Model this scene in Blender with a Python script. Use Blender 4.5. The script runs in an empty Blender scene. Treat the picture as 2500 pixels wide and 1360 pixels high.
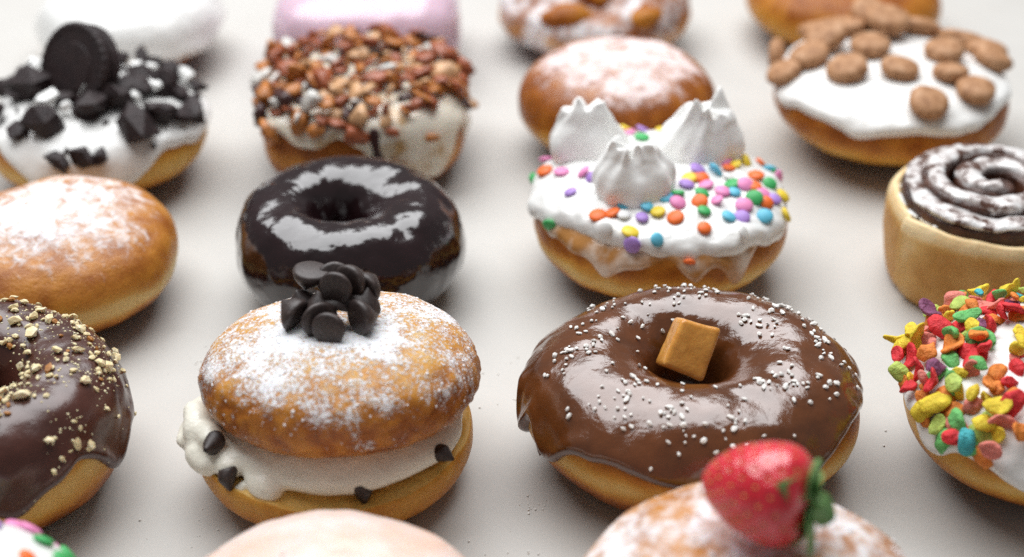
import bpy, math, random
import numpy as np
from mathutils import Vector, Matrix, Euler
from mathutils.bvhtree import BVHTree

# ------------------------------------------------------------------ camera, light, exposure
sc = bpy.context.scene
COL = sc.collection
PI = math.pi
R_ = math.radians
cm = 0.01

cam_d = bpy.data.cameras.new('camera')
cam_d.lens = 55.0
cam_d.sensor_width = 36.0
cam_d.clip_start = 0.02
cam_d.clip_end = 50.0
cam_d.dof.use_dof = True
cam_d.dof.focus_distance = 0.548
cam_d.dof.aperture_fstop = 5.2
cam_d.dof.aperture_blades = 0
cam = bpy.data.objects.new('camera', cam_d)
COL.objects.link(cam)
cam.location = (0, 0, 0.35)
cam.rotation_euler = (R_(90 - 32), 0, 0)
sc.camera = cam

w = bpy.data.worlds.new('World')
sc.world = w
w.use_nodes = True
bg = w.node_tree.nodes['Background']
bg.inputs['Color'].default_value = (0.98, 0.98, 1.0, 1)
bg.inputs['Strength'].default_value = 0.16

def area(name, loc, aim, sx, sy, power, col):
    d = bpy.data.lights.new(name, 'AREA')
    d.shape = 'RECTANGLE'
    d.size, d.size_y, d.energy, d.color = sx, sy, power, col
    o = bpy.data.objects.new(name, d)
    COL.objects.link(o)
    o.location = loc
    o.rotation_euler = (Vector(aim) - Vector(loc)).to_track_quat('-Z', 'Y').to_euler()
    return o
area('window_light', (-0.18, 1.04, 1.22), (0.0, 0.52, 0.0), 1.7, 1.25, 38.5, (0.97, 0.985, 1.0))

sc.view_settings.view_transform = 'Standard'
sc.view_settings.look = 'None'
sc.view_settings.gamma = 1.0
sc.view_settings.exposure = 0.0
sc.view_settings.use_curve_mapping = False
sc.render.engine = 'CYCLES'
sc.cycles.use_denoising = False
sc.cycles.max_bounces = 8
sc.cycles.sample_clamp_indirect = 6.0

# ------------------------------------------------------------------ noise
def _hash(i, j, k, seed):
    n = (i * 374761393 + j * 668265263 + k * 2147483647 + seed * 144665) & 0xFFFFFFFF
    n = ((n ^ (n >> 13)) * 1274126177) & 0xFFFFFFFF
    n = ((n ^ (n >> 16)) * 2246822519) & 0xFFFFFFFF
    return ((n ^ (n >> 15)) & 0xFFFFFF) / float(0xFFFFFF)

def vnoise(p, seed=0):
    p = np.asarray(p, float) + 100.0
    i = np.floor(p).astype(np.int64)
    f = p - i
    f = f * f * f * (f * (f * 6 - 15) + 10)
    out = 0
    for a in (0, 1):
        for b in (0, 1):
            for c in (0, 1):
                wgt = (f[..., 0] if a else 1 - f[..., 0]) * (f[..., 1] if b else 1 - f[..., 1]) * (f[..., 2] if c else 1 - f[..., 2])
                out = out + wgt * _hash(i[..., 0] + a, i[..., 1] + b, i[..., 2] + c, seed)
    return out * 2 - 1

def fbm(p, freq, octv=3, seed=0):
    t, a, s = 0, 1.0, 0
    p = np.asarray(p, float)
    for o in range(octv):
        t = t + a * vnoise(p * freq, seed + 17 * o)
        s += a
        a *= 0.5
        freq *= 2.03
    return t / s

def cn(u, freq, seed):
    """noise on a circle"""
    return vnoise(np.stack([np.cos(u) * freq, np.sin(u) * freq, np.zeros_like(u) + seed * 1.7], -1), seed)

# ------------------------------------------------------------------ materials
MATS = {}
def _lin(c):
    return tuple(c) + (1.0,)

class Nodes:
    def __init__(self, name):
        self.m = bpy.data.materials.new(name)
        self.m.use_nodes = True
        self.t = self.m.node_tree
        self.b = self.t.nodes['Principled BSDF']
        self.tc = self.t.nodes.new('ShaderNodeTexCoord')
    def n(self, ty, **kw):
        x = self.t.nodes.new(ty)
        for k, v in kw.items():
            if k.startswith('i_'):
                x.inputs[k[2:].replace('_', ' ')].default_value = v
            else:
                setattr(x, k, v)
        return x
    def l(self, a, b):
        self.t.links.new(a, b)
    def noise(self, scale, detail=4, rough=0.55, dist=0.0):
        x = self.n('ShaderNodeTexNoise')
        x.inputs['Scale'].default_value = scale
        x.inputs['Detail'].default_value = detail
        x.inputs['Roughness'].default_value = rough
        x.inputs['Distortion'].default_value = dist
        self.l(self.tc.outputs['Object'], x.inputs['Vector'])
        return x.outputs['Fac']
    def ramp(self, fac, stops):
        x = self.n('ShaderNodeValToRGB')
        e = x.color_ramp.elements
        while len(e) < len(stops):
            e.new(0.5)
        for el, (p, c) in zip(e, stops):
            el.position = p
            el.color = _lin(c)
        self.l(fac, x.inputs['Fac'])
        return x.outputs['Color']
    def math(self, op, a, b=None, clamp=False):
        x = self.n('ShaderNodeMath', operation=op, use_clamp=clamp)
        for k, v in enumerate((a, b)):
            if v is None:
                continue
            if isinstance(v, (int, float)):
                x.inputs[k].default_value = v
            else:
                self.l(v, x.inputs[k])
        return x.outputs[0]
    def maprange(self, v, a, b, c=0.0, d=1.0):
        x = self.n('ShaderNodeMapRange', interpolation_type='SMOOTHSTEP')
        self.l(v, x.inputs['Value'])
        for k, q in zip(('From Min', 'From Max', 'To Min', 'To Max'), (a, b, c, d)):
            x.inputs[k].default_value = q
        return x.outputs['Result']
    def attr(self, name):
        x = self.n('ShaderNodeAttribute', attribute_name=name)
        return x.outputs['Fac']
    def mix(self, fac, a, b):
        x = self.n('ShaderNodeMix', data_type='RGBA')
        self.l(fac, x.inputs['Factor'])
        for k, v in (('A', a), ('B', b)):
            s = [i for i in x.inputs if i.name == k and i.type == 'RGBA'][0]
            if isinstance(v, tuple):
                s.default_value = _lin(v)
            else:
                self.l(v, s)
        return [o for o in x.outputs if o.type == 'RGBA'][0]
    def bump(self, h, strength, dist, prev=None):
        x = self.n('ShaderNodeBump')
        x.inputs['Strength'].default_value = strength
        x.inputs['Distance'].default_value = dist
        self.l(h, x.inputs['Height'])
        if prev is not None:
            self.l(prev, x.inputs['Normal'])
        return x.outputs['Normal']
    def done(self, col=None, rough=0.5, normal=None, sss=0.0, sss_r=(1, 0.5, 0.3), sss_s=0.003, ior=1.45, coat=0.0, coat_r=0.1, coat_ior=1.5, sheen=0.0):
        b = self.b
        if isinstance(col, tuple):
            b.inputs['Base Color'].default_value = _lin(col)
        elif col is not None:
            self.l(col, b.inputs['Base Color'])
        if isinstance(rough, (int, float)):
            b.inputs['Roughness'].default_value = rough
        else:
            self.l(rough, b.inputs['Roughness'])
        if normal is not None:
            self.l(normal, b.inputs['Normal'])
            if coat:
                self.l(normal, b.inputs['Coat Normal'])
        b.inputs['IOR'].default_value = ior
        b.inputs['Subsurface Weight'].default_value = sss
        b.inputs['Subsurface Radius'].default_value = sss_r
        b.inputs['Subsurface Scale'].default_value = sss_s
        b.inputs['Coat Weight'].default_value = coat
        b.inputs['Coat Roughness'].default_value = coat_r
        b.inputs['Coat IOR'].default_value = coat_ior
        b.inputs['Sheen Weight'].default_value = sheen
        return self.m

# fried dough: attribute tone 0 = deep brown crust, 0.5 = golden, 1 = pale soft band
DOUGH = [(0.0, (0.12, 0.028, 0.003)), (0.22, (0.32, 0.092, 0.010)), (0.45, (0.56, 0.225, 0.030)), (0.7, (0.67, 0.345, 0.060)), (1.0, (0.80, 0.55, 0.19))]
def dough_nodes(name, stops=DOUGH):
    k = Nodes(name)
    big = k.noise(120, 4, 0.6)
    fine = k.noise(900, 5, 0.65)
    t = k.math('ADD', k.attr('tone'), k.math('MULTIPLY', k.math('SUBTRACT', big, 0.5), 0.42))
    t = k.math('ADD', t, k.math('MULTIPLY', k.math('SUBTRACT', fine, 0.5), 0.16), True)
    col = k.ramp(t, stops)
    h = k.math('ADD', k.math('MULTIPLY', big, 1.0), k.math('MULTIPLY', fine, 0.35))
    nrm = k.bump(h, 0.55, 0.0012)
    return k, col, nrm, fine

def dough(name, stops=DOUGH, rough=0.42):
    k, col, nrm, fine = dough_nodes(name, stops)
    return k.done(col, rough, nrm, sss=0.08, sss_r=(1.0, 0.45, 0.15), sss_s=0.002, ior=1.33)

def powdered(name, lo=0.47, hi=0.56, sc1=420, sc2=1700, white=(0.86, 0.86, 0.88), stops=DOUGH, wsum=0.6, rough=0.42):
    """dough with icing sugar dusted on it; attribute sugar = how much fell there"""
    k, col, nrm, fine = dough_nodes(name, stops)
    a = k.noise(sc1, 3, 0.6, 0.6)
    b = k.noise(sc2, 2, 0.6)
    c = k.noise(130, 3, 0.6)
    nz = k.math('ADD', k.math('MULTIPLY', a, wsum), k.math('MULTIPLY', b, 1 - wsum))
    nz = k.math('ADD', nz, k.math('MULTIPLY', k.math('SUBTRACT', c, 0.5), 0.35))
    v = k.math('ADD', k.attr('sugar'), k.math('SUBTRACT', nz, 0.5))
    mk = k.maprange(v, lo, hi)
    col2 = k.mix(mk, col, white)
    nrm2 = k.bump(mk, 0.6, 0.0006, nrm)
    rg = k.maprange(mk, 0, 1, rough, 0.9)
    return k.done(col2, rg, nrm2, sss=0.10, sss_r=(1.0, 0.5, 0.25), sss_s=0.002)

def smooth(name, stops, scale=60, rough=0.2, bump=0.1, bscale=150, bdist=0.001, fine=0.0, fscale=1500, dull=0.0, **kw):
    k = Nodes(name)
    col = k.ramp(k.noise(scale, 4, 0.55), stops)
    h = k.noise(bscale, 3, 0.5)
    if fine:
        h = k.math('ADD', h, k.math('MULTIPLY', k.noise(fscale, 4, 0.6), fine))
    nrm = k.bump(h, bump, bdist)
    m = k.done(col, rough, nrm, **kw)
    if dull:
        k.l(k.maprange(k.noise(95, 4, 0.65), 0.45, 0.75, kw.get('coat_r', 0.1), kw.get('coat_r', 0.1) + dull), k.b.inputs['Coat Roughness'])
    return m

def two(c, v=0.12):
    return [(0.3, tuple(x * (1 - v) for x in c)), (0.7, tuple(min(1, x * (1 + v)) for x in c))]

M = {}
M['dough'] = dough('fried_dough')
M['dough_pale'] = dough('pale_dough', [(0.0, (0.34, 0.14, 0.03)), (0.3, (0.52, 0.26, 0.065)), (0.6, (0.66, 0.40, 0.14)), (1.0, (0.86, 0.68, 0.40))], 0.5)
M['powder_crisp'] = powdered('sugar_dusted_dough', 0.43, 0.56, 750, 2600, wsum=0.55)
M['powder_soft'] = powdered('sugar_filmed_dough', 0.28, 0.72, 200, 800, wsum=0.75)
M['powder_pink'] = powdered('pinkish_glazed_dough', 0.30, 0.66, 220, 900, white=(0.84, 0.70, 0.68), wsum=0.75, rough=0.3)
M['milk_choc'] = smooth('milk_chocolate_glaze', two((0.115, 0.036, 0.010), 0.25), 80, 0.22, 0.30, 120, 0.0018, 0.10, 1200, dull=0.16, ior=1.3, coat=0.9, coat_r=0.08, coat_ior=1.7)
M['black_choc'] = smooth('black_chocolate_glaze', two((0.014, 0.0045, 0.0055), 0.3), 60, 0.3, 0.45, 80, 0.0025, 0.02, 900, dull=0.05, ior=1.2, coat=1.0, coat_r=0.10, coat_ior=1.68)
M['dark_choc'] = smooth('dark_chocolate_glaze', two((0.066, 0.021, 0.014), 0.25), 80, 0.34, 0.3, 120, 0.0014, 0.12, 1000, ior=1.3, coat=0.7, coat_r=0.24, coat_ior=1.6)
M['chip'] = smooth('dark_chocolate_chip', [(0.3, (0.018, 0.009, 0.0075)), (0.66, (0.045, 0.027, 0.023)), (0.80, (0.16, 0.13, 0.12))], 500, 0.5, 0.25, 700, 0.0004, 0.6, 2500, ior=1.6)
M['icing'] = smooth('white_icing', two((0.85, 0.845, 0.82), 0.03), 60, 0.3, 0.3, 160, 0.0018, 0.08, 900, coat=0.3, coat_r=0.2)
M['whip'] = smooth('whipped_cream', two((0.93, 0.925, 0.90), 0.02), 60, 0.5, 0.25, 250, 0.0010, 0.1, 900)
M['custard'] = smooth('ricotta_cream', two((0.92, 0.89, 0.77), 0.03), 80, 0.36, 0.4, 200, 0.0018, 0.1, 700, coat=0.2, coat_r=0.3)
M['pink'] = smooth('pink_icing', two((0.70, 0.50, 0.60), 0.06), 60, 0.28, 0.3, 120, 0.0018, sss=0.2, sss_s=0.003, coat=0.4, coat_r=0.2)
M['pale_pink'] = smooth('pale_pink_glaze', [(0.35, (0.80, 0.56, 0.45)), (0.6, (0.82, 0.69, 0.64))], 55, 0.34, 0.3, 130, 0.0016, 0.1, 900, sss=0.2, sss_s=0.003, coat=0.3, coat_r=0.25)
M['thin_glaze'] = smooth('thin_sugar_glaze', [(0.42, (0.48, 0.22, 0.06)), (0.66, (0.76, 0.64, 0.54))], 90, 0.25, 0.4, 140, 0.002, coat=0.5, coat_r=0.15)
M['cream_glaze'] = smooth('cream_glaze', [(0.34, (0.52, 0.32, 0.13)), (0.5, (0.80, 0.74, 0.62))], 70, 0.25, 0.3, 140, 0.0016, sss=0.15, coat=0.4, coat_r=0.15)
M['caramel'] = smooth('soft_caramel', [(0.3, (0.60, 0.255, 0.042)), (0.7, (0.80, 0.39, 0.085))], 160, 0.28, 0.35, 260, 0.0011, 0.12, 1100, sss=0.15, sss_r=(1, 0.4, 0.12), sss_s=0.003, coat=0.25, coat_r=0.25)
M['sugar'] = smooth('sugar_grain', two((0.86, 0.84, 0.80), 0.04), 400, 0.8, 0.1, 900, 0.0002, ior=1.3)
M['clump'] = smooth('sugar_clump', two((0.90, 0.90, 0.92), 0.03), 400, 0.95, 0.3, 1200, 0.0003)
M['cookie_dark'] = smooth('black_cocoa_wafer', [(0.3, (0.010, 0.004, 0.005)), (0.7, (0.026, 0.011, 0.011))], 300, 0.55, 0.6, 500, 0.0008, 0.5, 1800)
M['mini_cookie'] = smooth('baked_mini_cookie', [(0.32, (0.25, 0.11, 0.045)), (0.5, (0.42, 0.21, 0.095)), (0.7, (0.56, 0.33, 0.19))], 230, 0.65, 0.5, 260, 0.001, 0.4, 1200)
M['cinnamon'] = smooth('cinnamon_swirl', [(0.3, (0.022, 0.008, 0.006)), (0.72, (0.11, 0.038, 0.018))], 130, 0.4, 0.6, 240, 0.0018, 0.3, 900, coat=0.25, coat_r=0.25)
M['nut'] = smooth('chopped_nut', [(0.3, (0.74, 0.58, 0.28)), (0.7, (0.88, 0.80, 0.58))], 200, 0.5, 0.4, 400, 0.0008, 0.3, 1500, sss=0.15, sss_s=0.002)
M['nut_brown'] = smooth('toasted_nut_skin', two((0.40, 0.16, 0.03), 0.3), 200, 0.5, 0.4, 400, 0.0008)
for nm, c in (('bit_amber', (0.48, 0.17, 0.035)), ('bit_rust', (0.33, 0.085, 0.03)), ('bit_dark', (0.055, 0.018, 0.016)), ('bit_tan', (0.60, 0.34, 0.17)), ('bit_white', (0.82, 0.76, 0.70))):
    M[nm] = smooth(nm.replace('bit', 'bacon_bit'), two(c, 0.35), 220, 0.34, 0.5, 300, 0.0012, 0.3, 1200, coat=0.15, coat_r=0.3)
QUIN = {'pink': (0.82, 0.27, 0.52), 'orange': (0.88, 0.165, 0.025), 'yellow': (0.86, 0.64, 0.05), 'green': (0.055, 0.42, 0.12), 'blue': (0.13, 0.52, 0.70), 'purple': (0.42, 0.25, 0.66), 'white': (0.84, 0.84, 0.82)}
for nm, c in QUIN.items():
    M['quin_' + nm] = smooth('confetti_' + nm, two(c, 0.06), 500, 0.45, 0.1, 900, 0.0003)
CER = {'yellow': (0.90, 0.64, 0.03), 'red': (0.80, 0.025, 0.035), 'green': (0.15, 0.52, 0.14), 'teal': (0.06, 0.50, 0.55), 'purple': (0.22, 0.055, 0.14), 'orange': (0.86, 0.25, 0.03), 'salmon': (0.82, 0.24, 0.19), 'lime': (0.48, 0.62, 0.12), 'cream': (0.84, 0.66, 0.30)}
for nm, c in CER.items():
    M['cer_' + nm] = smooth('cereal_' + nm, [(0.32, tuple(x * 0.72 for x in c)), (0.68, tuple(min(0.95, x * 1.12 + 0.02) for x in c))], 320, 0.6, 0.8, 420, 0.0012, 0.5, 1500, sss=0.12, sss_s=0.002)
M['berry'] = smooth('strawberry_flesh', [(0.3, (0.60, 0.008, 0.022)), (0.7, (0.80, 0.035, 0.06))], 120, 0.28, 0.5, 300, 0.0014, ior=1.5, sss=0.12, sss_r=(1, 0.1, 0.1), sss_s=0.002, coat=0.5, coat_r=0.22, coat_ior=1.7)
M['seed'] = smooth('strawberry_seed', two((0.66, 0.36, 0.10), 0.2), 300, 0.5)
M['swirl_icing'] = smooth('thin_roll_icing', [(0.40, (0.10, 0.045, 0.03)), (0.50, (0.62, 0.57, 0.55)), (0.62, (0.84, 0.83, 0.82))], 150, 0.28, 0.5, 200, 0.002, coat=0.4, coat_r=0.15)
M['leaf'] = smooth('strawberry_leaf', [(0.3, (0.09, 0.24, 0.06)), (0.7, (0.24, 0.46, 0.15))], 200, 0.5, 0.5, 300, 0.0012)

# ------------------------------------------------------------------ mesh helpers (local shapes in centimetres)
def mesh_from(name, V, F, mat, attrs=None, smooth_=True):
    me = bpy.data.meshes.new(name)
    me.from_pydata([tuple(v) for v in (np.asarray(V) * cm)], [], F)
    if smooth_:
        me.polygons.foreach_set('use_smooth', [True] * len(me.polygons))
    for k, a in (attrs or {}).items():
        at = me.attributes.new(k, 'FLOAT', 'POINT')
        at.data.foreach_set('value', np.asarray(a, np.float32).ravel())
    me.materials.append(mat)
    me.update()
    return me

def put(name, me, parent=None, loc=(0, 0, 0), rot=None, kind=None, label=None):
    o = bpy.data.objects.new(name, me)
    COL.objects.link(o)
    o.parent = parent
    o.location = tuple(x * cm for x in loc)
    if rot is not None:
        o.rotation_euler = rot if not isinstance(rot, Matrix) else rot.to_euler()
    if kind:
        o['kind'] = kind
    if label:
        o['label'] = label
    return o

def thing(name, label, cat, loc, rz=0.0, group=None):
    o = bpy.data.objects.new(name, None)
    o.empty_display_size = 0.02
    COL.objects.link(o)
    o.location = tuple(x * cm for x in loc)
    o.rotation_euler = (0, 0, rz)
    o['label'] = label
    o['category'] = cat
    if group:
        o['group'] = group
    return o

def grid_faces(nu, nv, close_v=False):
    """verts indexed i*nv+j; u closed"""
    F = []
    for i in range(nu):
        i2 = (i + 1) % nu
        for j in range(nv if close_v else nv - 1):
            j2 = (j + 1) % nv
            F.append((i * nv + j, i2 * nv + j, i2 * nv + j2, i * nv + j2))
    return F

def grid_mesh(name, P, mat, attrs=None, close_v=False, pole0=False, pole1=False):
    """P (nu,nv,3). pole0/pole1 fan the first / last row shut."""
    nu, nv = P.shape[:2]
    V = P.reshape(-1, 3)
    F = grid_faces(nu, nv, close_v)
    at = {k: np.asarray(a).reshape(-1) for k, a in (attrs or {}).items()}
    for on, j, flip in ((pole0, 0, True), (pole1, nv - 1, False)):
        if on:
            c = P[:, j].mean(0)
            idx = len(V)
            V = np.vstack([V, c])
            for k in at:
                at[k] = np.append(at[k], np.asarray(attrs[k])[:, j].mean())
            for i in range(nu):
                a, b = i * nv + j, ((i + 1) % nu) * nv + j
                F.append((b, a, idx) if flip else (a, b, idx))
    me = mesh_from(name, V, F, mat, at)
    me['grid'] = 1
    return me, V, F

def spow(x, p):
    return np.sign(x) * np.abs(x) ** p

class Ring:
    """a fried ring: S(u, phi) with phi 0 outer side, pi/2 top, pi hole side"""
    def __init__(s, R, hole, H, seed, n=2.25, wob=0.12, holewob=0.0, tilt=(0, 0), off=(0, 0), ell=1.0):
        s.off, s.ell = off, ell
        s.R, s.hole, s.H, s.seed, s.n, s.wob, s.hw, s.tilt = R, hole, H, seed, n, wob, holewob, tilt
    def S(s, u, f):
        u, f = np.broadcast_arrays(np.asarray(u, float), np.asarray(f, float))
        hole = s.hole * (1 + s.hw * (0.6 * cn(u, 1.2, s.seed + 5) + 0.7 * np.abs(np.sin(1.5 * u + s.seed)) - 0.3))
        Rc, a, b = (s.R + hole) / 2, (s.R - hole) / 2, s.H / 2
        c, q = spow(np.cos(f), 2 / s.n), spow(np.sin(f), 2 / s.n)
        r = Rc + a * c
        z = b + b * q
        low = np.clip(1 - z / b, 0, 1)
        r = r - np.where(np.cos(f) > 0, 1, -0.4) * 0.16 * a * low ** 2
        p = np.stack([r * np.cos(u), r * np.sin(u) * s.ell, z], -1)
        k_ = np.clip((s.R - r) / (s.R - hole), 0, 1)
        p[..., 0] += s.off[0] * k_
        p[..., 1] += s.off[1] * k_
        d = s.wob * fbm(p, 0.33, 2, s.seed) + 0.3 * s.wob * fbm(p, 1.0, 2, s.seed + 3)
        nrm = np.stack([np.cos(f) * np.cos(u), np.cos(f) * np.sin(u), np.sin(f)], -1)
        p = p + nrm * d[..., None]
        p[..., 2] += s.tilt[0] * p[..., 0] * (p[..., 2] / s.H) + s.tilt[1] * p[..., 1] * (p[..., 2] / s.H)
        p[..., 2] = np.maximum(p[..., 2], 0.0)
        return p

class Bun:
    """a closed filled donut: phi -pi/2 bottom centre, 0 widest, pi/2 top centre"""
    def __init__(s, R, H, seed, zeq=0.46, nt=2.2, nb=2.4, wob=0.14, base=0.14, dimple=0.0, dimr=1.2, tilt=(0, 0), z0=0.0, ell=1.0, flatbottom=True, sq=2.0, spin=0.0):
        s.sq, s.spin = sq, spin
        s.__dict__.update(dict(R=R, H=H, seed=seed, zeq=zeq * H, nt=nt, nb=nb, wob=wob, base=base, dimple=dimple, dimr=dimr, tilt=tilt, z0=z0, ell=ell, fb=flatbottom))
    def S(s, u, f):
        u, f = np.broadcast_arrays(np.asarray(u, float), np.asarray(f, float))
        n = np.where(f > 0, s.nt, s.nb)
        c, q = np.abs(np.cos(f)) ** (2 / n), spow(np.sin(f), 2 / n)
        r = s.R * c
        z = s.zeq + np.where(q > 0, s.H - s.zeq, s.zeq) * q
        low = np.clip(1 - z / max(s.zeq, 1e-6), 0, 1)
        r = r * (1 - s.base * low ** 2)
        if s.sq > 2:
            r = r * (np.abs(np.cos(u - s.spin)) ** s.sq + np.abs(np.sin(u - s.spin)) ** s.sq) ** (-1 / s.sq)
        z = z - s.dimple * np.exp(-(r / s.dimr) ** 2) * (f > 0)
        p = np.stack([r * np.cos(u), r * np.sin(u) * s.ell, z], -1)
        d = s.wob * fbm(p, 0.30, 2, s.seed) + 0.3 * s.wob * fbm(p, 0.9, 2, s.seed + 3)
        nrm = np.stack([np.cos(f) * np.cos(u), np.cos(f) * np.sin(u), np.sin(f)], -1)
        p = p + nrm * d[..., None]
        if s.fb:
            p[..., 2] = np.maximum(p[..., 2], 0.0)
        p[..., 2] += s.tilt[0] * p[..., 0] * (p[..., 2] / s.H) + s.tilt[1] * p[..., 1] * (p[..., 2] / s.H)
        p[..., 2] += s.z0
        return p

def normals(S, u, f, e=0.01):
    a = S(u + e, f) - S(u - e, f)
    b = S(u, f + e) - S(u, f - e)
    n = np.cross(a, b)
    L = np.linalg.norm(n, axis=-1, keepdims=True)
    return n / np.maximum(L, 1e-9)

def tone_of(P, H, seed, zb=0.42, width=0.12, base=0.30, top=0.28, wob=0.05, amp=0.75):
    z = P[..., 2] / H
    base, amp, zb = base - 0.11, amp * 1.3, zb + 0.07
    zz = zb + wob * fbm(P, 0.4, 2, seed + 9)
    wv = width * (1 + 0.5 * fbm(P, 0.5, 2, seed + 11))
    t = base + amp * np.exp(-((z - zz) / wv) ** 2)
    t = np.where(z > zz + 2 * wv, np.minimum(t, t * 0 + top + amp * np.exp(-((z - zz) / wv) ** 2)), t)
    t = t - 0.46 * np.clip(1 - z / 0.36, 0, 1)  # browner bottom crust, deepened further to put contact shade into the colour
    return np.clip(t + 0.16 * fbm(P * [1, 1, 1.8], 1.0, 4, seed + 13), 0, 1)

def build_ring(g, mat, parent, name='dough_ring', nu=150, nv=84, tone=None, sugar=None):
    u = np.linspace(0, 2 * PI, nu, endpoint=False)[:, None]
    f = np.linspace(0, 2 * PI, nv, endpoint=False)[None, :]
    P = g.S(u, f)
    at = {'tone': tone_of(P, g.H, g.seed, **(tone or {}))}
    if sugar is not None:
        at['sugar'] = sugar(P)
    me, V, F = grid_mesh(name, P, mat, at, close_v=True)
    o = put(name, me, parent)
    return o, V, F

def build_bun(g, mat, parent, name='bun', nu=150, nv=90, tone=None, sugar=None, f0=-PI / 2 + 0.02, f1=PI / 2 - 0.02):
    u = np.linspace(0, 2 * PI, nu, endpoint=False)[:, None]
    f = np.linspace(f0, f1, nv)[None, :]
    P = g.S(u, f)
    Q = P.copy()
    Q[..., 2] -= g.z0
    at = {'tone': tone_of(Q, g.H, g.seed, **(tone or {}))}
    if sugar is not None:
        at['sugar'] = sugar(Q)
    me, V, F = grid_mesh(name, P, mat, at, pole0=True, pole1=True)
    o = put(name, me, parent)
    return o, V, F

def build_glaze(g, mat, parent, edge, T=0.16, name='glaze', nu=220, nv=100, end=None, seed=1, lump=0.05, lfreq=0.8, bead=0.5, attrs=None, edgew=0.35):
    """a coat poured over g: from phi = edge(u) up over the top (to the hole side phi = end for a ring)"""
    ring = isinstance(g, Ring)
    u = np.linspace(0, 2 * PI, nu, endpoint=False)[:, None]
    t = np.linspace(0, 1, nv)[None, :] ** (1.0 if ring else 1.15)
    e = edge(u)
    fin = (end if ring else PI / 2 - 0.02)
    f = e + (fin - e) * t
    P0 = g.S(u, f)
    N = normals(g.S, u + 0 * f, f)
    # arc length from the edge
    d = np.concatenate([np.zeros((nu, 1)), np.cumsum(np.linalg.norm(np.diff(P0, axis=1), axis=-1), axis=1)], 1)
    x = np.clip(d / edgew, 0, 1)
    th = T * np.sqrt(np.clip(1 - (1 - x) ** 2, 0, 1)) * (1 + bead * np.exp(-((d - edgew) / (edgew * 1.1)) ** 2))
    if ring:
        d2 = d[:, -1:] - d
        th = th * np.sqrt(np.clip(1 - (1 - np.clip(d2 / edgew, 0, 1)) ** 2, 0, 1))
    th = th * (1 + lump / max(T, 1e-6) * fbm(P0, lfreq, 3, seed + 31)) - 0.05 * (1 - x)
    P = P0 + N * th[..., None]
    P[..., 2] = np.maximum(P[..., 2], 0.01)
    at = {k: fn(P) for k, fn in (attrs or {}).items()}
    me, V, F = grid_mesh(name, P, mat, at, pole1=not ring)
    o = put(name, me, parent)
    return o, V, F

def edge_fn(base, amp, seed, freq=2.2, drips=(), dripw=0.12):
    """lower edge of a coat as an angle; drips = (azimuth, extra, width)"""
    def fn(u):
        e = base + amp * (0.65 * cn(u, freq, seed) + 0.35 * cn(u, freq * 3, seed + 1))
        for (a, x, wd) in drips:
            dd = (u - a + PI) % (2 * PI) - PI
            e = e - x * np.exp(-(dd / wd) ** 2)
        return e
    return fn

# ------------------------------------------------------------------ toppings
def tri_areas(V, F):
    T = []
    for f in F:
        T.append(f[:3])
        if len(f) == 4:
            T.append((f[0], f[2], f[3]))
    T = np.array(T)
    a = V[T[:, 1]] - V[T[:, 0]]
    b = V[T[:, 2]] - V[T[:, 0]]
    c = np.cross(a, b)
    A = np.linalg.norm(c, axis=1)
    return T, A * 0.5, c / np.maximum(A, 1e-12)[:, None]

class Skin:
    """a surface things get stuck on"""
    def __init__(s, V, F):
        s.V, s.F = np.asarray(V, float), F
        s.T, s.A, s.N = tri_areas(s.V, F)
        s.bvh = BVHTree.FromPolygons([tuple(v) for v in s.V], F)
    def scatter(s, n, rng, accept, sep=0.0):
        out = []
        cum = np.cumsum(s.A)
        tries = 0
        while len(out) < n and tries < n * 60:
            tries += 1
            k = int(np.searchsorted(cum, rng.random() * cum[-1]))
            a, b = rng.random(), rng.random()
            if a + b > 1:
                a, b = 1 - a, 1 - b
            t = s.T[min(k, len(s.T) - 1)]
            p = s.V[t[0]] * (1 - a - b) + s.V[t[1]] * a + s.V[t[2]] * b
            nn = s.N[min(k, len(s.T) - 1)]
            if rng.random() > accept(p, nn):
                continue
            if sep and any((p[0] - q[0][0]) ** 2 + (p[1] - q[0][1]) ** 2 + (p[2] - q[0][2]) ** 2 < sep * sep for q in out):
                continue
            out.append((p, nn))
        return out
    def near(s, p):
        loc, nn, i, d = s.bvh.find_nearest(Vector(p))
        return np.array(loc), np.array(nn)

def frame(nrm, spin, tilt=0.0, tdir=0.0):
    z = Vector(nrm).normalized()
    q = Vector((0, 0, 1)).rotation_difference(z)
    return (q.to_matrix() @ Matrix.Rotation(tdir, 3, 'Z') @ Matrix.Rotation(tilt, 3, 'X') @ Matrix.Rotation(spin, 3, 'Z'))

def ico(sub=1):
    import bmesh
    bm = bmesh.new()
    bmesh.ops.create_icosphere(bm, subdivisions=sub, radius=1.0)
    V = np.array([v.co[:] for v in bm.verts])
    F = [tuple(v.index for v in f.verts) for f in bm.faces]
    bm.free()
    return V, F
ICO1, ICO2, ICO3 = ico(1), ico(2), ico(3)

def blob(scale, seed, rough=0.25, freq=1.3, base=ICO2, box=0.0):
    V, F = base
    V = V.copy()
    if box:
        m = np.max(np.abs(V), axis=1, keepdims=True)
        V = V * (1 - box) + V / m * box * 0.82
    V = V * (1 + rough * fbm(V, freq, 2, seed)[:, None])
    return V * np.array(scale), F

def join(parts):
    Vs, Fs, n = [], [], 0
    for V, F in parts:
        Vs.append(V)
        Fs += [tuple(i + n for i in f) for f in F]
        n += len(V)
    return np.vstack(Vs), Fs

def place(V, m, p):
    return V @ np.array(m).T + np.asarray(p)

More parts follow.
